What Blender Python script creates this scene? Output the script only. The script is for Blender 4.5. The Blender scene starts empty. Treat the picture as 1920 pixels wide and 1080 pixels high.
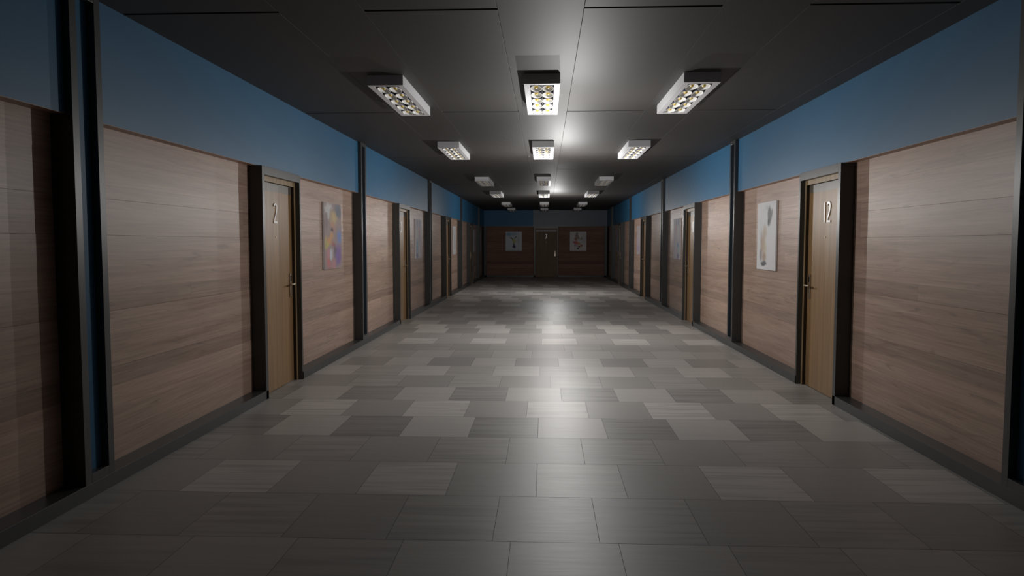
import bpy, bmesh, math, random
from mathutils import Matrix, Vector
C = bpy.context.scene.collection
sc = bpy.context.scene

# ------------------------------------------------------------ camera, world, lights
F, PIT, YAW, ROL = 1361.5, 0.0614, 0.0453, 0.0002
cam = bpy.data.cameras.new('camera'); cam.sensor_width = 36; cam.lens = F/1920*36
cam.clip_start = .05; cam.clip_end = 200
co = bpy.data.objects.new('camera', cam); C.objects.link(co)
co.matrix_world = (Matrix.Translation((-0.0097, 0, 1.5132)) @ Matrix.Rotation(YAW, 4, 'Z')
                   @ Matrix.Rotation(math.pi/2-PIT, 4, 'X') @ Matrix.Rotation(ROL, 4, 'Z'))
sc.camera = co
w = bpy.data.worlds.new('world'); sc.world = w; w.use_nodes = True
w.node_tree.nodes['Background'].inputs[0].default_value = (0, 0, 0, 1)
w.node_tree.nodes['Background'].inputs[1].default_value = 0
sc.view_settings.view_transform = 'Standard'; sc.view_settings.look = 'None'
sc.view_settings.gamma = 1; sc.view_settings.use_curve_mapping = False
sc.view_settings.exposure = 0.0
def lamp(name, loc, power, col=(1, .985, .965), size=0.0):
    l = bpy.data.lights.new(name, 'POINT'); l.energy = power; l.color = col; l.shadow_soft_size = size
    o = bpy.data.objects.new(name, l); o.location = loc; C.objects.link(o); return o
lamp('ceiling_lamp_glow', (.28, 7.5, 2.15), 64)
lamp('ceiling_lamp_glow', (.28, 11.9, 2.1), 128)
lamp('ceiling_lamp_glow', (.28, 22.2, 2.15), 105)

# ------------------------------------------------------------ sizes (metres)
HW, CEIL, KICK, BLUE = 2.70, 2.991, .086, 2.255
DB, DW = .045, .135                       # blue and wood set back behind the front plane
POST = [4.07, 10.60, 16.97, 23.36, 29.75]; PW = .29
END = 32.515; BACK = -2.4
DOORY = [p+2.775 for p in POST[:4]]; DLEN = 1.085
BACKF = 3.0                               # outer face of the side walls

# ------------------------------------------------------------ materials
def mat(name, col, rough=.5, metal=0, spec=.5):
    m = bpy.data.materials.new(name); m.use_nodes = True
    b = m.node_tree.nodes['Principled BSDF']
    b.inputs['Base Color'].default_value = (*col, 1); b.inputs['Roughness'].default_value = rough
    b.inputs['Metallic'].default_value = metal; b.inputs['Specular IOR Level'].default_value = spec
    return m
class NT:
    def __init__(s, m): s.t = m.node_tree; s.b = s.t.nodes['Principled BSDF']
    def n(s, ty, **k):
        x = s.t.nodes.new(ty)
        for a, v in k.items(): setattr(x, a, v)
        return x
    def l(s, a, b): s.t.links.new(a, b)
    def math(s, op, a, b=None, c=None, clamp=False):
        x = s.n('ShaderNodeMath', operation=op, use_clamp=clamp)
        for i, v in enumerate((a, b, c)):
            if v is None: continue
            if isinstance(v, (int, float)): x.inputs[i].default_value = v
            else: s.l(v, x.inputs[i])
        return x.outputs[0]
    def mix(s, f, a, b, mode='MIX'):
        x = s.n('ShaderNodeMix', data_type='RGBA', blend_type=mode)
        for i, v in ((0, f), (6, a), (7, b)):
            if isinstance(v, (int, float)): x.inputs[i].default_value = v
            elif isinstance(v, tuple): x.inputs[i].default_value = (*v[:3], 1)
            else: s.l(v, x.inputs[i])
        return x.outputs[2]
    def noise(s, vec, scale, detail=3, rough=.5, dist=0):
        x = s.n('ShaderNodeTexNoise'); x.inputs['Scale'].default_value = scale
        x.inputs['Detail'].default_value = detail; x.inputs['Roughness'].default_value = rough
        x.inputs['Distortion'].default_value = dist
        if vec is not None: s.l(vec, x.inputs['Vector'])
        return x.outputs['Fac']
    def mapping(s, vec, scale=(1, 1, 1), loc=(0, 0, 0), rot=(0, 0, 0), typ='POINT'):
        x = s.n('ShaderNodeMapping', vector_type=typ); s.l(vec, x.inputs[0])
        x.inputs['Scale'].default_value = scale; x.inputs['Location'].default_value = loc
        x.inputs['Rotation'].default_value = rot; return x.outputs[0]
    def ramp(s, f, a, b, lo=0., hi=1.):
        x = s.n('ShaderNodeMapRange'); s.l(f, x.inputs[0]); x.inputs[1].default_value = a
        x.inputs[2].default_value = b; x.inputs[3].default_value = lo; x.inputs[4].default_value = hi
        return x.outputs[0]

def wood_boards(name, tint=(1, 1, 1)):
    """bleached oak cladding; each board's tone comes from the mesh attribute, grain runs along Y or X"""
    m = mat(name, (.4, .3, .23), .42, 0, .5); N = NT(m)
    tc = N.n('ShaderNodeTexCoord').outputs['Object']
    at = N.n('ShaderNodeAttribute', attribute_name='tone')
    sp = N.n('ShaderNodeSeparateColor'); N.l(at.outputs['Color'], sp.inputs[0])
    off = N.n('ShaderNodeCombineXYZ'); N.l(N.math('MULTIPLY', sp.outputs[1], 37.), off.inputs[0]); N.l(N.math('MULTIPLY', sp.outputs[1], 11.), off.inputs[2])
    ad = N.n('ShaderNodeVectorMath', operation='ADD'); N.l(tc, ad.inputs[0]); N.l(off.outputs[0], ad.inputs[1])
    v = ad.outputs[0]
    big = N.noise(N.mapping(v, (.7, .5, 11)), 1, 5, .65, .8)
    fine = N.noise(N.mapping(v, (3, 1.6, 75)), 1, 5, .65, .5)
    knot = N.noise(N.mapping(v, (1.0, .9, 8)), 1.5, 3, .55, 1.6)
    k = N.ramp(knot, .60, .76)
    c = N.mix(N.ramp(big, .3, .7), (.58*tint[0], .42*tint[1], .335*tint[2]), (.41*tint[0], .27*tint[1], .205*tint[2]))
    c = N.mix(N.math('MULTIPLY', k, .55), c, (.2*tint[0], .125*tint[1], .10*tint[2]))
    br = N.math('MULTIPLY', N.ramp(fine, .3, .7, .80, 1.16), sp.outputs[0])
    br = N.math('MULTIPLY', br, 2.)
    cb = N.n('ShaderNodeCombineXYZ')
    for i in range(3): N.l(br, cb.inputs[i])
    c = N.mix(1., c, cb.outputs[0], 'MULTIPLY')
    N.l(c, N.b.inputs['Base Color'])
    bp = N.n('ShaderNodeBump'); bp.inputs['Strength'].default_value = .12; bp.inputs['Distance'].default_value = .002
    N.l(fine, bp.inputs['Height']); N.l(bp.outputs[0], N.b.inputs['Normal'])
    return m
def veneer(name, col, axis_scale, rough=.38):
    m = mat(name, col, rough, 0, .5); N = NT(m)
    v = N.n('ShaderNodeTexCoord').outputs['Object']
    f = N.noise(N.mapping(v, axis_scale), 1, 4, .6, .4)
    c = N.mix(N.ramp(f, .3, .7), tuple(x*.78 for x in col), tuple(min(1, x*1.18) for x in col))
    N.l(c, N.b.inputs['Base Color']); return m
def paint(name, col, rough=.42):
    m = mat(name, col, rough, 0, .5); N = NT(m)
    v = N.n('ShaderNodeTexCoord').outputs['Object']
    f = N.noise(v, .9, 3, .5)
    N.l(N.mix(N.ramp(f, .3, .7), tuple(x*.94 for x in col), tuple(x*1.05 for x in col)), N.b.inputs['Base Color'])
    return m
def floor_mat():
    m = mat('stone_floor_tiles', (.3, .3, .3), .45, 0, .5); N = NT(m)
    v = N.n('ShaderNodeTexCoord').outputs['Object']
    at = N.n('ShaderNodeAttribute', attribute_name='tone')
    sp = N.n('ShaderNodeSeparateColor'); N.l(at.outputs['Color'], sp.inputs[0])
    off = N.n('ShaderNodeCombineXYZ'); N.l(N.math('MULTIPLY', sp.outputs[2], 31.), off.inputs[1])
    ad = N.n('ShaderNodeVectorMath', operation='ADD'); N.l(v, ad.inputs[0]); N.l(off.outputs[0], ad.inputs[1])
    st = N.noise(N.mapping(ad.outputs[0], (1.1, 16, 1)), 1, 2, .5, .5)
    st = N.ramp(st, .36, .56)
    fine = N.noise(N.mapping(ad.outputs[0], (3, 40, 1)), 1, 4, .6)
    dark = N.math('MULTIPLY', N.math('SUBTRACT', 1., st), N.math('MULTIPLY', sp.outputs[1], .26))
    br = N.math('MULTIPLY', N.math('SUBTRACT', 1., dark), N.ramp(fine, .3, .7, .95, 1.05))
    br = N.math('MULTIPLY', br, sp.outputs[0])
    cb = N.n('ShaderNodeCombineXYZ')
    for i, k in enumerate((.355, .338, .318)): N.l(N.math('MULTIPLY', br, k*FLOOR_GAIN), cb.inputs[i])
    N.l(cb.outputs[0], N.b.inputs['Base Color'])
    N.l(N.ramp(fine, .2, .8, .43, .48), N.b.inputs['Roughness'])
    return m
FLOOR_GAIN = 1.2
M = {}
M['wood'] = wood_boards('bleached_wood_cladding')
M['wood_dark'] = wood_boards('darker_wood_cladding', (.52, .40, .38))  # same boards with a darker tint
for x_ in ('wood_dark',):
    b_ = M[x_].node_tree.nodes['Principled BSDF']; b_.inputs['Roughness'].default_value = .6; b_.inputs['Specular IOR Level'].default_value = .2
M['reveal'] = mat('shaded_door_reveal', (.030, .020, .013), .5)  # shade inside the doorway painted in as near-black brown
M['blue'] = paint('blue_wall_paint', (.032, .150, .29), .48)
M['blue_sheen'] = paint('blue_wall_baked_sheen', (.12, .16, .21))  # same blue wall, grey reflected sheen painted into its colour
M['blue_sheenless'] = paint('blue_wall_baked_sheenless', (.010, .135, .30), .5)  # same blue wall, absence of reflected grey put into the colour
M['frame'] = mat('charcoal_frame_paint', (.052, .054, .054), .36)
M['ceiling'] = mat('dark_satin_ceiling', (.044, .041, .039), .60, 0, .38)
M['gap'] = mat('black_gap', (.004, .004, .004), .9)
M['grout'] = mat('dark_grout', (.06, .06, .06), .8)
M['floor'] = floor_mat()
M['soffit'] = veneer('wood_soffit', (.42, .28, .21), (2, 2, 30))
M['door'] = veneer('oak_door_veneer', (.345, .205, .095), (30, 30, 1.2), .42)
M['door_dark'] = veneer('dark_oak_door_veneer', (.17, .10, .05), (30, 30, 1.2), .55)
M['door_band'] = veneer('grey_oak_top_band', (.17, .15, .12), (30, 30, 1.2))  # greyer, darker band across the top of the leaf
M['jamb'] = veneer('oak_inner_jamb', (.42, .30, .17), (18, 18, 1.5), .24)
M['number'] = mat('brushed_pale_number', (.92, .89, .86), .26, 0, .8)
M['steel'] = mat('satin_door_metal', (.52, .43, .33), .36, .85)
M['black'] = mat('black_reader', (.01, .01, .012), .3)
M['white'] = mat('white_light_housing', (.72, .72, .74), .45)
M['louvre'] = mat('grey_louvre_metal', (.20, .20, .22), .4, .3)
M['cup'] = mat('white_reflector', (.90, .90, .88), .5)
M['bulb'] = mat('amber_bulb_glass', (.80, .58, .12), .25)
M['canvas'] = mat('white_canvas_edge', (.80, .80, .81), .6)

# ------------------------------------------------------------ mesh helpers
def box(bm, x0, x1, y0, y1, z0, z1, col=None, lay=None):
    x0, x1 = sorted((x0, x1)); y0, y1 = sorted((y0, y1)); z0, z1 = sorted((z0, z1))
    v = [bm.verts.new((x, y, z)) for x in (x0, x1) for y in (y0, y1) for z in (z0, z1)]
    fs = []
    for q in ((0, 1, 3, 2), (4, 6, 7, 5), (0, 4, 5, 1), (2, 3, 7, 6), (0, 2, 6, 4), (1, 5, 7, 3)):
        f = bm.faces.new([v[i] for i in q]); fs.append(f)
        if col is not None:
            for lp in f.loops: lp[lay] = (*col, 1)
    return fs
def obj(name, bm, m, parent=None, bevel=0, loc=None):
    bmesh.ops.recalc_face_normals(bm, faces=bm.faces)
    me = bpy.data.meshes.new(name); bm.to_mesh(me); bm.free()
    me.materials.append(m)
    o = bpy.data.objects.new(name, me); C.objects.link(o)
    if parent: o.parent = parent
    if loc: o.location = loc
    if bevel:
        b = o.modifiers.new('bevel', 'BEVEL'); b.width = bevel; b.segments = 2; b.limit_method = 'ANGLE'
    return o
def boxes(name, lst, m, parent=None, bevel=0, loc=None):
    bm = bmesh.new()
    for b in lst: box(bm, *b)
    return obj(name, bm, m, parent, bevel, loc)
def struct(o): o['kind'] = 'structure'; return o
def empty(name, loc=(0, 0, 0), rz=0):
    o = bpy.data.objects.new(name, None); C.objects.link(o); o.location = loc; o.rotation_euler = (0, 0, rz)
    o.empty_display_size = .2; return o
def copy_tree(o, parent=None):
    c = o.copy(); C.objects.link(c)
    if parent: c.parent = parent
    for ch in list(o.children): copy_tree(ch, c)
    return c

# ------------------------------------------------------------ floor
bm = bmesh.new(); lay = bm.loops.layers.float_color.new('tone')
RP, TW, Y0 = .6585, .5465, 3.600
#     offset, tone A, stripe A, tone B, stripe B      (A starts at the offset)
rows = [(.272, 1.00, .8, .86, .2), (-.058, 1.42, .9, .98, .1), (.270, 1.04, .8, .95, .1), (-.062, 1.32, .15, .84, .9),
        (-.169, 1.54, .9, .98, .1), (.156, .88, .9, 1.22, .2), (.055, 1.10, .7, .93, .1), (-.068, 1.10, .6, 1.36, .3),
        (.167, 1.24, .3, .84, .1), (-.180, 1.02, .6, 1.12, .2)]
rnd = random.Random(3)
k = math.floor((BACK-Y0)/RP)
XE = 2.83
while Y0+k*RP < END+.2:
    off, ta, sa, tb, sb = rows[k % 10]
    y0, y1 = max(Y0+k*RP, BACK)+.0016, min(Y0+(k+1)*RP, END+.2)-.0016
    n = math.floor((-XE-off)/TW)
    while off+n*TW < XE and y1 > y0:
        x0, x1 = max(off+n*TW, -XE)+.0012, min(off+(n+1)*TW, XE)-.0012
        if x1 > x0:
            t, s_ = (ta, sa) if n % 2 == 0 else (tb, sb)
            vs = [bm.verts.new(p) for p in ((x0, y0, 0), (x1, y0, 0), (x1, y1, 0), (x0, y1, 0))]
            f = bm.faces.new(vs); c = (t*rnd.uniform(.985, 1.015)*.5*2, s_, rnd.random(), 1)
            for lp in f.loops: lp[lay] = c
        n += 1
    k += 1
fl = struct(obj('floor', bm, M['floor']))
for p in fl.data.polygons: pass
g = boxes('grout_bed', [(-XE, XE, BACK, END+.25, -.12, -.002)], M['grout'], fl)

# ------------------------------------------------------------ ceiling
bm = bmesh.new()
gaps = [4.68, 8.26, 12.55, 14.64, 18.23, 22.52, 24.61, 28.20, 32.49, -5.3, -1.7, 2.6-.0]
gaps = sorted(y for y in gaps if BACK < y < 32.4); gaps = [BACK-.1]+gaps+[END+.3]
ZT = CEIL+.05; G = .0012
XC = [-2.99, -1.720, -1.166, -.315, .232, 1.094, 1.630, 2.540, 2.99]
for i in range(8):
    x0, x1 = XC[i]+G, XC[i+1]-G
    if i in (0, 2, 4, 6):
        for a, b in zip(gaps, gaps[1:]): box(bm, x0, x1, a+.015, b-.015, CEIL, ZT)
    else: box(bm, x0, x1, BACK-.1, END+.3, CEIL, ZT)
ce = struct(obj('ceiling', bm, M['ceiling'], bevel=.0012))
boxes('ceiling_void', [(-2.99, 2.99, BACK-.1, END+.3, ZT+.001, ZT+.1)], M['gap'], ce)

# ------------------------------------------------------------ wood cladding boards
def boards(name, m, s, y0, y1, breaks, parent, end=False, seed=1, z0=.083, z1=BLUE+.012, tone=1.0):
    """one cladding panel: boards with their own tone. s=-1 left wall, +1 right wall; end: along X on the far wall"""
    bm = bmesh.new(); lay = bm.loops.layers.float_color.new('tone'); r = random.Random(seed)
    zs = [(z0, .204, .95), (.204, .412, .95), (.412, .58, 1.08), (.58, .703, .76), (.703, 1.074, .97), (1.074, 1.201, .90),
          (1.201, 1.404, 1.07), (1.404, 1.565, 1.0), (1.565, 1.80, .99), (1.80, 1.89, 1.03), (1.89, 2.052, 1.04), (2.052, z1, .97)]
    for i, (a, b, t) in enumerate(zs):
        cuts = [y0]+[c for c in breaks.get(i, []) if y0 < c < y1]+[y1]
        for j, (p, q) in enumerate(zip(cuts, cuts[1:])):
            tt = t*tone*r.uniform(.96, 1.04)*(1 if j == 0 else .93)*.5
            g = .0001 if i not in (4, 8) else .0014
            lift = .0012 if i in (2, 4, 7, 11) else 0
            c = (tt, r.random(), 0)
            gj = .0006
            if not end: box(bm, s*(HW+DW-lift), s*(HW+DW+.02), p+gj*(j > 0), q-gj*(q < y1), a+g, b-g, c, lay)
            else: box(bm, p+gj*(j > 0), q-gj*(q < y1), END+DW-lift, END+DW+.02, a+g, b-g, c, lay)
    return obj(name, bm, m, parent)
BR = [  # board end joints by bay (distance from that bay's post)
  {5: [-5.0]}, {5: [1.60, 6.05], 9: [2.64], 8: [2.64], 7: [4.95], 6: [4.7]}, {11: [1.76], 7: [1.76], 2: [1.76]}, {5: [1.3], 9: [2.2]}, {6: [1.2], 3: [4.9]}, {5: [1.0]}]
walls = {}
for s, side in ((-1, 'left'), (1, 'right')):
    wl = struct(boxes('wall_'+side, [(s*2.9, s*BACKF, BACK, END+.3, -.1, CEIL+.06), (s*(HW+DW+.021), s*2.9, BACK, END+.2, 0, BLUE)], M['gap']))
    walls[s] = wl
    # a doorway notch is not cut in the core: leaf sits in front of it
    edges = [BACK-PW]+POST+[END+DB]
    for i in range(6):
        a, b = (edges[i]+PW), edges[i+1]
        if i == 5: b = END+DB
        bl = M['blue']
        wd = M['wood']
        boxes('upper_panel', [(s*(HW+DB), s*2.9, a, b, BLUE, CEIL+.01)], bl, wl)
        boxes('soffit_strip', [(s*(HW+DB), s*(HW+DW), a, b, BLUE-.003, BLUE-.0002)], M['soffit'], wl)
        br = {kk: [edges[i]+d for d in v] for kk, v in BR[i].items()}
        if 1 <= i <= 4:
            d0 = DOORY[i-1]
            boards('wood_cladding', wd, s, a, d0, br, wl, seed=i*7+1)
            boards('wood_cladding', wd, s, d0+DLEN, b, br, wl, seed=i*7+1)
        else:
            boards('wood_cladding', wd, s, a, b if i == 0 else END+DW, br, wl, seed=i*7+1)
    # charcoal skirting, interrupted at the doors
    runs = [BACK]+sum([[d+.061, d+DLEN-.035] for d in DOORY], [])+[END]
    segs = [(s*HW, s*(HW+DW+.02), runs[i], runs[i+1], 0, KICK) for i in range(0, len(runs), 2)]
    struct(boxes('baseboard_'+side, segs, M['frame'], bevel=.002))

# posts: a charcoal pilaster with a blue groove
n = 0
for s in (-1, 1):
    for p in POST:
        n += 1
        x0, x1 = s*HW, s*(HW+DW+.03)
        t = struct(boxes('trim_%d' % n, [(x0, x1, p, p+.061, KICK, CEIL), (x0, x1, p+PW-.059, p+PW, KICK, CEIL),
              (x0, x1, p+.061, p+PW-.059, KICK, .142), (x0, x1, p+.061, p+PW-.059, CEIL-.05, CEIL)], M['frame'], bevel=.0015))
        boxes('groove_panel', [(s*(HW+DB+.005), s*(HW+DW), p+.061, p+PW-.059, .142, CEIL-.05)], M['blue_sheenless'] if p > 20 else M['blue'], t)  # far grooves take the blue with lack of reflections painted in

# far wall
wf = struct(boxes('wall_far', [(-BACKF, BACKF, END+.2, END+.3, -.1, CEIL+.06)], M['gap']))
boxes('upper_panel', [(-(HW+DB), -.54, END+DB, END+.2, BLUE+.03, CEIL+.01)], M['blue_sheenless'], wf)
boxes('upper_panel', [(-.54, HW+DB, END+DB, END+.2, BLUE+.03, CEIL+.01)], M['blue_sheen'], wf)  # split marks where the painted-in sheen begins
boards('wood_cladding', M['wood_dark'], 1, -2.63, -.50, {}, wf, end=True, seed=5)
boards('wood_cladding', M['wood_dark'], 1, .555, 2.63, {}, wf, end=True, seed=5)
boxes('top_rail', [(-2.745, 2.745, END+.03, END+.2, BLUE, BLUE+.03)], M['frame'], wf)
boxes('corner_strip', [(-2.75, -2.63, END, END+.2, 0, BLUE)], M['frame'], wf)
boxes('corner_strip', [(2.75, 2.63, END, END+.2, 0, BLUE)], M['frame'], wf)
struct(boxes('baseboard_far', [(-2.70, -.445, END, END+.16, 0, KICK), (.50, 2.70, END, END+.16, 0, KICK)], M['frame'], bevel=.002))
struct(boxes('wall_back', [(-BACKF, BACKF, BACK-.15, BACK-.01, -.1, CEIL+.1)], M['wood']))

# ------------------------------------------------------------ doors
def arc(cx, cy, rx, ry, a0, a1, n=14):
    return [(cx+rx*math.cos(math.radians(a0+(a1-a0)*i/n)), cy+ry*math.sin(math.radians(a0+(a1-a0)*i/n))) for i in range(n+1)]
# tall condensed digits in a box 0.30 wide, 1 high
DIG = {'1': ([[(.10, 0), (.10, 1)]], .20),
       '2': ([arc(.24, .80, .20, .17, 165, -20, 14)+[(.40, .62), (.30, .42), (.14, .20), (.08, .045), (.50, .045)]], .52),
       '3': ([arc(.24, .77, .17, .185, 150, -90, 14)+arc(.24, .30, .20, .27, 90, -155, 16)], .5),
       '4': ([[(.36, 0), (.36, .96), (.05, .27), (.50, .27)]], .52),
       '5': ([[(.44, .955), (.12, .955), (.09, .56)]+arc(.24, .33, .21, .29, 115, -150, 16)], .5),
       '7': ([[(.05, .955), (.46, .955), (.20, 0)]], .5),
       '9': ([arc(.25, .72, .19, .24, 0, 360, 20), [(.44, .72), (.42, .45), (.26, 0)]], .5),
       '0': ([arc(.25, .5, .20, .455, 0, 360, 28)], .5)}
def number_bm(text, h=.20, wst=.024, depth=.008):
    """raised strokes in the local XZ plane, front at -Y"""
    bm = bmesh.new(); tot = sum(DIG[c][1] for c in text)*h+(len(text)-1)*.028; x = -tot/2
    for c in text:
        for st in DIG[c][0]:
            P = [Vector((x+px*h, pz*h)) for px, pz in st]
            closed = (P[0]-P[-1]).length < 1e-6
            if closed: P = P[:-1]
            Lf, Rt = [], []; N_ = len(P)
            for i in range(N_):
                a = P[i-1] if (i or closed) else None; b = P[(i+1) % N_] if (i < N_-1 or closed) else None
                d0 = (P[i]-a).normalized() if a is not None else None; d1 = (b-P[i]).normalized() if b is not None else None
                d0 = d0 if d0 is not None else d1; d1 = d1 if d1 is not None else d0
                nn = (Vector((-d0.y, d0.x))+Vector((-d1.y, d1.x))).normalized()
                k_ = min(1.8, 1/max(.4, nn.dot(Vector((-d0.y, d0.x)))))
                Lf.append(P[i]+nn*wst/2*k_); Rt.append(P[i]-nn*wst/2*k_)
            ring = [[bm.verts.new((q.x, y, q.y)) for q in L_] for y in (-depth, 0) for L_ in (Lf, Rt)]
            R = range(N_ if closed else N_-1)
            for i in R:
                j = (i+1) % N_
                for a, b in ((0, 1), (3, 2), (2, 0), (1, 3)):
                    bm.faces.new((ring[a][i], ring[a][j], ring[b][j], ring[b][i]))
            if not closed:
                for i in (0, N_-1): bm.faces.new((ring[0][i], ring[1][i], ring[3][i], ring[2][i]))
        x += DIG[c][1]*h+.028
    return bm
# a door in local space: opening along +X (0..DLEN), corridor towards -Y, front plane y=0
FT = .062; OPT = 2.173
def make_door(text, idx, loc, rz, mirror, dm='door'):
    """mirror: handle on the low-x side"""
    d = empty('door_%d' % idx, loc, rz); struct(d)
    L = DLEN; fr = [(0, FT, 0, .15, 0, BLUE), (L-.036, L, 0, .15, 0, BLUE), (FT, L-.036, 0, .15, OPT, BLUE)]
    if mirror: fr = [(L-b, L-a, c, e, f, g_) for a, b, c, e, f, g_ in fr]
    boxes('frame', fr, M['frame'], d, .0015)
    a, b = (FT, L-.036) if not mirror else (.036, L-FT)
    ij = boxes('inner_jamb', [(a, a+.03, .057, .14, 0, OPT), (b-.03, b, .057, .14, 0, OPT), (a+.03, b-.03, .057, .14, OPT-.05, OPT)], M['reveal'], d)
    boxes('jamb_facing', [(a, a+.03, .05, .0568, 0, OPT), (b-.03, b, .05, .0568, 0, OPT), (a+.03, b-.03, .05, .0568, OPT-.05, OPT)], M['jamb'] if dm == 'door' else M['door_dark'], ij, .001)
    leaf = boxes('door_leaf', [(a+.031, b-.031, .0865, .13, .006, OPT-.052)], M[dm], d)
    boxes('top_band', [(a+.031, b-.031, .0855, .0866, OPT-.135, OPT-.052)], M['door_band'], leaf)
    hx = (b-.03-.075) if not mirror else (a+.03+.075); sg = -1 if not mirror else 1
    pl = boxes('handle_plate', [(hx-.024, hx+.024, .0745, .0865, .93, 1.185)], M['steel'], d, .003)
    boxes('card_reader', [(hx-.015, hx+.015, .0725, .075, 1.105, 1.16)], M['black'], pl, .001)
    bm = bmesh.new()
    bmesh.ops.create_cone(bm, cap_ends=True, segments=20, radius1=.011, radius2=.011, depth=.045, matrix=Matrix.Translation((hx, .0545, 1.07)) @ Matrix.Rotation(math.pi/2, 4, 'X'))
    bmesh.ops.create_cone(bm, cap_ends=True, segments=20, radius1=.011, radius2=.009, depth=.12, matrix=Matrix.Translation((hx+sg*.05, .032, 1.07)) @ Matrix.Rotation(sg*math.pi/2, 4, 'Y'))
    lv = obj('door_handle', bm, M['steel'], d)
    for p in lv.data.polygons: p.use_smooth = len(p.vertices) == 4
    bm = bmesh.new()
    bmesh.ops.create_cone(bm, cap_ends=True, segments=16, radius1=.008, radius2=.008, depth=.006, matrix=Matrix.Translation(((a+b)/2, .0845, 1.575)) @ Matrix.Rotation(math.pi/2, 4, 'X'))
    obj('peephole', bm, M['steel'], d)
    nx = (a+b)/2 + (-.015 if not mirror else .05)
    nb = obj('door_number', number_bm(text), M['number'], d, .0015, (nx, .0862, 1.722))
    return d
numsL = ['2', '3', '4', '5']; numsR = ['12', '11', '10', '9']
di = 1
for i, y in enumerate(DOORY):
    # left wall: corridor is +X; local -Y -> +X means rz=+90deg: local x -> +Y
    make_door(numsL[i], di, (-HW, y, 0), math.pi/2, False); di += 1
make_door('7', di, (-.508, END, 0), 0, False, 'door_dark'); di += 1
for i, y in enumerate(DOORY):
    # right wall: local x -> -Y, so the door starts at the far end
    make_door(numsR[i], di, (HW, y+DLEN, 0), -math.pi/2, True); di += 1

# ------------------------------------------------------------ pictures
def art(name, bg, blobs, warp=.12, grain=None, alpha=1.0):
    """painted picture: soft strokes (u, v, ru, rv, angle, colour, strength, softness) on a ground; u right, v up, 0..1"""
    m = mat(name, bg, .55, 0, .3); N = NT(m)
    g = N.n('ShaderNodeTexCoord').outputs['Object']
    nz = N.n('ShaderNodeTexNoise'); nz.inputs['Scale'].default_value = 7; nz.inputs['Detail'].default_value = 4
    N.l(g, nz.inputs['Vector'])
    sub = N.n('ShaderNodeVectorMath', operation='SUBTRACT'); N.l(nz.outputs['Color'], sub.inputs[0]); sub.inputs[1].default_value = (.5, .5, .5)
    scl = N.n('ShaderNodeVectorMath', operation='SCALE'); N.l(sub.outputs[0], scl.inputs[0]); scl.inputs['Scale'].default_value = warp
    ad = N.n('ShaderNodeVectorMath', operation='ADD'); N.l(g, ad.inputs[0]); N.l(scl.outputs[0], ad.inputs[1])
    c = bg
    if grain: c = N.mix(N.ramp(N.noise(g, 4, 4), .35, .65), bg, grain)
    for u, v, ru, rv, ang, col, stg, soft in blobs:
        mp = N.n('ShaderNodeMapping', vector_type='TEXTURE'); N.l(ad.outputs[0], mp.inputs[0])
        mp.inputs['Location'].default_value = ((u-.5)*PWD, 0, (v-.5)*PHT); mp.inputs['Rotation'].default_value = (0, math.radians(ang), 0)
        mp.inputs['Scale'].default_value = (ru*PWD, 1, rv*PHT)
        sx = N.n('ShaderNodeSeparateXYZ'); N.l(mp.outputs[0], sx.inputs[0])
        r = N.math('SQRT', N.math('ADD', N.math('MULTIPLY', sx.outputs[0], sx.outputs[0]), N.math('MULTIPLY', sx.outputs[2], sx.outputs[2])))
        f = N.math('MULTIPLY', N.ramp(r, 1, 1-soft*.85), min(1, stg*1.08)*alpha)
        c = N.mix(f, c, col)
    N.l(c, N.b.inputs['Base Color']); return m
PWD, PHT = .775, .865
W_ = (.80, .80, .81)
arts = {}
arts['face'] = art('abstract_colour_painting', (.42, .33, .32), [
    (.25, .93, .30, .10, 0, (.75, .75, .75), .8, .8), (.20, .84, .22, .07, 0, (.70, .74, .76), .8, .8),
    (.85, .88, .30, .16, 0, (.16, .21, .27), .8, .8), (.55, .78, .26, .14, 0, (.75, .58, .28), .8, .9),
    (.50, .66, .20, .10, 10, (.68, .34, .22), .7, .9), (.12, .72, .14, .14, 0, (.28, .25, .26), .6, .9),
    (.45, .58, .10, .045, 0, (.07, .06, .06), .9, .6), (.30, .45, .32, .09, -15, (.80, .42, .15), .8, .8),
    (.15, .38, .16, .08, 0, (.62, .60, .14), .8, .9), (.55, .40, .12, .06, 20, (.60, .10, .08), .6, .8),
    (.90, .50, .20, .16, 0, (.18, .30, .70), .8, .9), (.80, .22, .28, .20, 0, (.26, .15, .48), .85, .8),
    (.60, .30, .12, .14, 0, (.15, .12, .18), .7, .8), (.40, .22, .14, .12, 0, (.72, .76, .84), .8, .8),
    (.22, .10, .20, .12, 15, (.72, .22, .24), .8, .8), (.52, .06, .16, .12, 0, (.70, .30, .34), .7, .8), (.22, .25, .12, .10, 0, (.74, .30, .36), .6, .8)], .22, None, .92)
arts['figure'] = art('pale_figure_watercolour', W_, [
    (.66, .80, .13, .16, 0, (.20, .20, .21), .85, .5), (.78, .84, .05, .09, 25, (.25, .24, .25), .7, .6), (.62, .70, .07, .07, 0, (.12, .12, .13), .8, .6),
    (.42, .56, .16, .15, -10, (.62, .54, .40), .7, .8), (.32, .38, .19, .22, 0, (.55, .40, .27), .75, .7),
    (.22, .50, .05, .16, 0, (.35, .30, .33), .6, .8), (.46, .30, .10, .20, 0, (.66, .56, .36), .6, .8),
    (.22, .22, .08, .14, 0, (.30, .26, .28), .7, .7), (.40, .18, .14, .10, 0, (.45, .28, .18), .7, .7),
    (.38, .09, .19, .045, 0, (.13, .13, .14), .9, .5), (.52, .92, .10, .05, 0, (.45, .45, .46), .4, .9)], .07, (.84, .84, .86))
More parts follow.
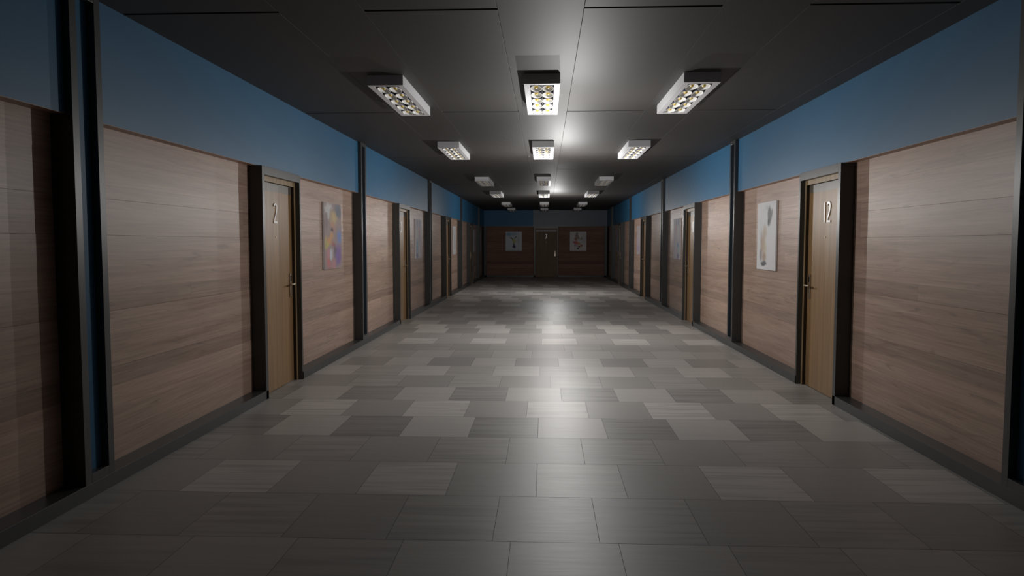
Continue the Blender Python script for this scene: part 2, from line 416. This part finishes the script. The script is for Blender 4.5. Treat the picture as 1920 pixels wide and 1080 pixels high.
arts['strokes'] = art('pastel_stroke_painting', (.52, .46, .50), [
    (.30, .90, .10, .14, 10, (.20, .24, .50), .7, .7), (.62, .90, .09, .14, -5, (.22, .28, .52), .7, .7), (.85, .82, .10, .20, 0, (.35, .30, .50), .6, .8),
    (.60, .70, .07, .18, -20, (.62, .18, .18), .7, .7), (.20, .62, .18, .26, 0, (.60, .62, .60), .8, .8), (.75, .50, .12, .24, 0, (.42, .32, .48), .6, .8),
    (.30, .32, .16, .22, 8, (.18, .45, .62), .85, .7), (.22, .42, .07, .10, 0, (.10, .26, .52), .8, .7), (.25, .08, .16, .10, 0, (.16, .18, .40), .8, .7),
    (.60, .20, .10, .22, -15, (.66, .62, .70), .7, .8), (.80, .10, .14, .10, 0, (.60, .50, .62), .7, .8)], .10)
arts['strokes_mirror'] = art('pink_and_blue_stroke_painting', (.52, .48, .52), [
    (.72, .92, .10, .12, 0, (.20, .26, .50), .7, .7), (.45, .90, .09, .12, 0, (.18, .20, .34), .7, .7), (.60, .94, .08, .05, 0, (.35, .60, .70), .7, .7),
    (.38, .74, .07, .18, 10, (.62, .18, .20), .7, .7), (.75, .62, .18, .26, 0, (.62, .62, .60), .8, .8), (.18, .50, .12, .30, 0, (.45, .36, .52), .6, .8),
    (.68, .36, .14, .10, 8, (.10, .26, .55), .85, .7), (.80, .26, .14, .14, 0, (.30, .60, .58), .8, .7), (.70, .08, .18, .09, 0, (.16, .18, .42), .8, .7),
    (.35, .18, .10, .22, 15, (.66, .58, .66), .7, .8)], .10)
arts['ink'] = art('white_ink_wash_painting', (.60, .60, .60), [
    (.55, .62, .12, .16, 0, (.30, .29, .29), .7, .7), (.50, .45, .16, .14, 20, (.42, .38, .36), .6, .8), (.60, .30, .10, .14, -20, (.30, .26, .27), .7, .7), (.45, .22, .08, .06, 0, (.34, .30, .30), .6, .7)], .10)
arts['lilac'] = art('lilac_wash_painting', (.45, .40, .40), [
    (.35, .80, .10, .18, 0, (.30, .24, .24), .6, .8), (.65, .78, .14, .14, 0, (.52, .48, .42), .7, .8), (.50, .50, .30, .14, 0, (.46, .36, .48), .6, .9),
    (.50, .24, .24, .18, 0, (.36, .26, .48), .8, .8), (.80, .55, .08, .30, 0, (.55, .50, .52), .6, .8)], .12)
arts['pale'] = art('pale_lilac_painting', (.58, .55, .62), [(.4, .4, .25, .3, 0, (.44, .40, .52), .6, .9), (.7, .2, .2, .12, 0, (.62, .54, .52), .6, .9)], .1)
arts['circle'] = art('painting_with_teal_circle', (.50, .46, .52), [
    (.30, .90, .18, .10, 0, (.14, .10, .16), .7, .8), (.15, .75, .10, .14, 0, (.55, .12, .08), .7, .8), (.70, .35, .34, .32, 0, (.03, .22, .36), .95, .25),
    (.52, .42, .20, .24, 0, (.34, .46, .50), .9, .4), (.2, .2, .2, .16, 0, (.40, .22, .14), .6, .9)], .06)
arts['grey'] = art('plain_pale_painting', (.52, .53, .54), [(.5, .5, .3, .4, 0, (.44, .45, .47), .6, .9)], .1)
arts['bird'] = art('small_bird_watercolour', (.66, .71, .77), [
    (.20, .85, .30, .14, 10, (.18, .42, .58), .8, .9), (.55, .88, .30, .12, 0, (.34, .50, .60), .7, .9), (.75, .55, .20, .3, 0, (.58, .56, .52), .5, .9),
    (.36, .66, .075, .05, 30, (.10, .10, .06), .95, .5), (.28, .685, .05, .012, 8, (.08, .08, .06), .9, .5), (.44, .58, .07, .09, -35, (.28, .32, .10), .9, .5),
    (.51, .50, .10, .13, -20, (.55, .56, .20), .95, .5), (.60, .70, .05, .14, 38, (.15, .20, .24), .8, .6), (.50, .34, .055, .09, 0, (.14, .12, .14), .9, .5),
    (.53, .22, .085, .11, -8, (.07, .06, .16), .95, .5), (.46, .22, .04, .08, 10, (.20, .06, .14), .9, .5), (.5, .03, .5, .06, 0, (.54, .58, .60), .6, .5)], .05)
arts['flower'] = art('flower_bouquet_watercolour', (.76, .74, .71), [
    (.85, .6, .25, .4, 0, (.56, .50, .60), .5, .9), (.44, .90, .10, .06, 0, (.20, .16, .12), .8, .7), (.43, .76, .12, .14, 0, (.24, .12, .08), .8, .6), (.43, .75, .05, .04, 0, (.55, .48, .44), .8, .6),
    (.36, .60, .11, .12, -15, (.42, .16, .08), .85, .6), (.52, .66, .10, .08, 0, (.26, .10, .12), .7, .7), (.66, .62, .10, .10, 0, (.42, .46, .28), .7, .8), (.70, .64, .05, .10, 0, (.24, .30, .14), .7, .7),
    (.30, .44, .18, .07, 25, (.50, .10, .16), .85, .6), (.42, .42, .17, .11, 30, (.66, .20, .18), .9, .6), (.57, .38, .10, .09, 10, (.64, .36, .12), .85, .6),
    (.34, .30, .11, .09, 0, (.58, .28, .42), .8, .7), (.46, .25, .09, .06, 0, (.46, .28, .44), .7, .7), (.68, .27, .09, .08, -20, (.52, .14, .08), .85, .6), (.57, .23, .07, .06, 0, (.30, .04, .05), .85, .6),
    (.49, .12, .09, .07, -20, (.09, .12, .06), .9, .6)], .06)
def picture(key, loc, rz, label, w_=PWD, h_=PHT):
    t = empty('wall_picture', loc, rz)
    t['label'] = label; t['category'] = 'picture'; t['group'] = 'unframed canvas pictures on the wood cladding'
    # local: u -> +X, faces -Y, canvas 25 mm thick
    boxes('stretched_canvas', [(-w_/2, w_/2, 0.0022, .0205, -h_/2, h_/2)], M['canvas'], t, .0015)
    boxes('painted_print', [(-w_/2+.001, w_/2-.001, 0, .0022, -h_/2+.001, h_/2-.001)], arts[key], t)
PZ = 1.607; PX = HW+DW-.0245
lefts = [('face', 'colourful abstract orange and purple canvas between door 2 and the next post'),
         ('strokes', 'pastel canvas of blue and pink strokes beside door 3 on the left wall'),
         ('ink', 'white canvas with a thin grey ink figure beside the third door on the left wall'),
         ('pale', 'pale lilac canvas beside the fourth and farthest door on the left wall'),
         ('grey', 'pale grey canvas at the far left corner, in the last wall bay past the posts')]
rights = [('figure', 'white canvas with a grey and tan watercolour figure beside door 12'),
          ('strokes_mirror', 'pastel canvas of pink and teal strokes beside door 11 on the right wall'),
          ('lilac', 'muted tan and lilac canvas beside the third door on the right wall'),
          ('circle', 'canvas with a teal circle beside the farthest door on the right wall'),
          ('grey', 'pale grey canvas at the far right corner, in the last wall bay past the posts')]
for i, (k_, lb) in enumerate(lefts):
    y = POST[i]+5.44 if i < 4 else 31.45
    picture(k_, (-PX, y, PZ), math.pi/2, lb)
for i, (k_, lb) in enumerate(rights):
    y = POST[i]+5.15 if i < 4 else 31.30
    picture(k_, (PX, y+.28*(i == 0), PZ) if i else (PX, 9.43, PZ), -math.pi/2, lb)
picture('bird', (-1.41, END+DW-.0245, 1.61), 0, 'canvas of a small green bird on pale blue, left of door 7', .73, .85)
picture('flower', (1.47, END+DW-.0245, 1.61), 0, 'canvas of pink and orange flowers on cream, right of door 7', .73, .85)

# ------------------------------------------------------------ ceiling light fittings
LW, LL, LH = .317, 1.53, .09
def make_light():
    t = empty('ceiling_light')
    bm = bmesh.new(); hw, hl = LW/2, LL/2; e, e2 = .052, .05
    # housing: side walls, ends and bottom rim round an open tray
    box(bm, -hw, -hw+e, -hl, hl, -LH, 0); box(bm, hw-e, hw, -hl, hl, -LH, 0)
    box(bm, -hw+e, hw-e, -hl, -hl+e2, -LH, 0); box(bm, -hw+e, hw-e, hl-e2, hl, -LH, 0)
    box(bm, -hw+e, hw-e, -hl+e2, hl-e2, -.012, 0)
    obj('housing', bm, M['white'], t, .0015)
    iw, il = hw-e, hl-e2; nx, ny = 2, 5
    cwx, cwy = 2*iw/nx, 2*il/ny
    bm = bmesh.new()
    box(bm, -iw, iw, -il, il, -.02, -.0121)
    for i in range(ny+1):
        y = -il+i*cwy
        if 0 < i < ny: box(bm, -iw, iw, y-.003, y+.003, -.072, -.02)
    box(bm, -.003, .003, -il, il, -.072, -.02)
    obj('louvre', bm, M['louvre'], t)
    cup = None
    for j in range(ny):
        for i in range(nx):
            x, y = -iw+(i+.5)*cwx, -il+(j+.5)*cwy
            if cup is None:
                bm = bmesh.new(); seg = 32; rx, ry = cwx*.485, cwy*.47
                prof = [(.40, -.026), (.62, -.034), (.80, -.052), (.93, -.074), (1.0, -.0925), (.94, -.0925), (.88, -.074), (.75, -.054), (.57, -.040), (.30, -.032)]
                R = [[bm.verts.new((r*rx*math.cos(2*math.pi*q/seg), r*ry*math.sin(2*math.pi*q/seg), z)) for q in range(seg)] for r, z in prof]
                for n_, (a, b) in enumerate(zip(R, R[1:])):
                    for q in range(seg):
                        f = bm.faces.new((a[q], a[(q+1) % seg], b[(q+1) % seg], b[q])); f.material_index = 1 if n_ < 4 else 0
                bm.faces.new(R[-1]); bm.faces.new(R[0])
                cup = obj('reflector', bm, M['cup'], t, 0, (x, y, 0)); cup.data.materials.append(M['louvre'])
                for p in cup.data.polygons: p.use_smooth = True
                bm = bmesh.new(); bmesh.ops.create_uvsphere(bm, u_segments=18, v_segments=12, radius=.018, matrix=Matrix.Translation((0, 0, -.072)) @ Matrix.Diagonal((1.1, 1.9, 1.1, 1)))
                b0 = obj('bulb', bm, M['bulb'], cup)
                for p in b0.data.polygons: p.use_smooth = True
            else:
                c = cup.copy(); C.objects.link(c); c.parent = t; c.location = (x, y, 0)
                b2 = b0.copy(); C.objects.link(b2); b2.parent = c
    return t
proto = make_light(); first = True
LROW = [6.43, 10.62, 16.25, 20.62, 26.22, 30.45]
LCOL = [(-1.42, 'left'), (-.04, 'middle'), (1.345, 'right')]
ORD = ['nearest row', 'second row from the front', 'third row from the front', 'fourth row from the front', 'fifth row from the front', 'row by the end wall']
for r, y in enumerate(LROW):
    for x, nm in LCOL:
        o = proto if first else copy_tree(proto); first = False
        o.location = (x, y+LL/2, CEIL)
        o['label'] = 'white box ceiling light, %s of three in the %s' % (nm, ORD[r])
        o['category'] = 'ceiling light'; o['group'] = 'box lights under the dark ceiling'
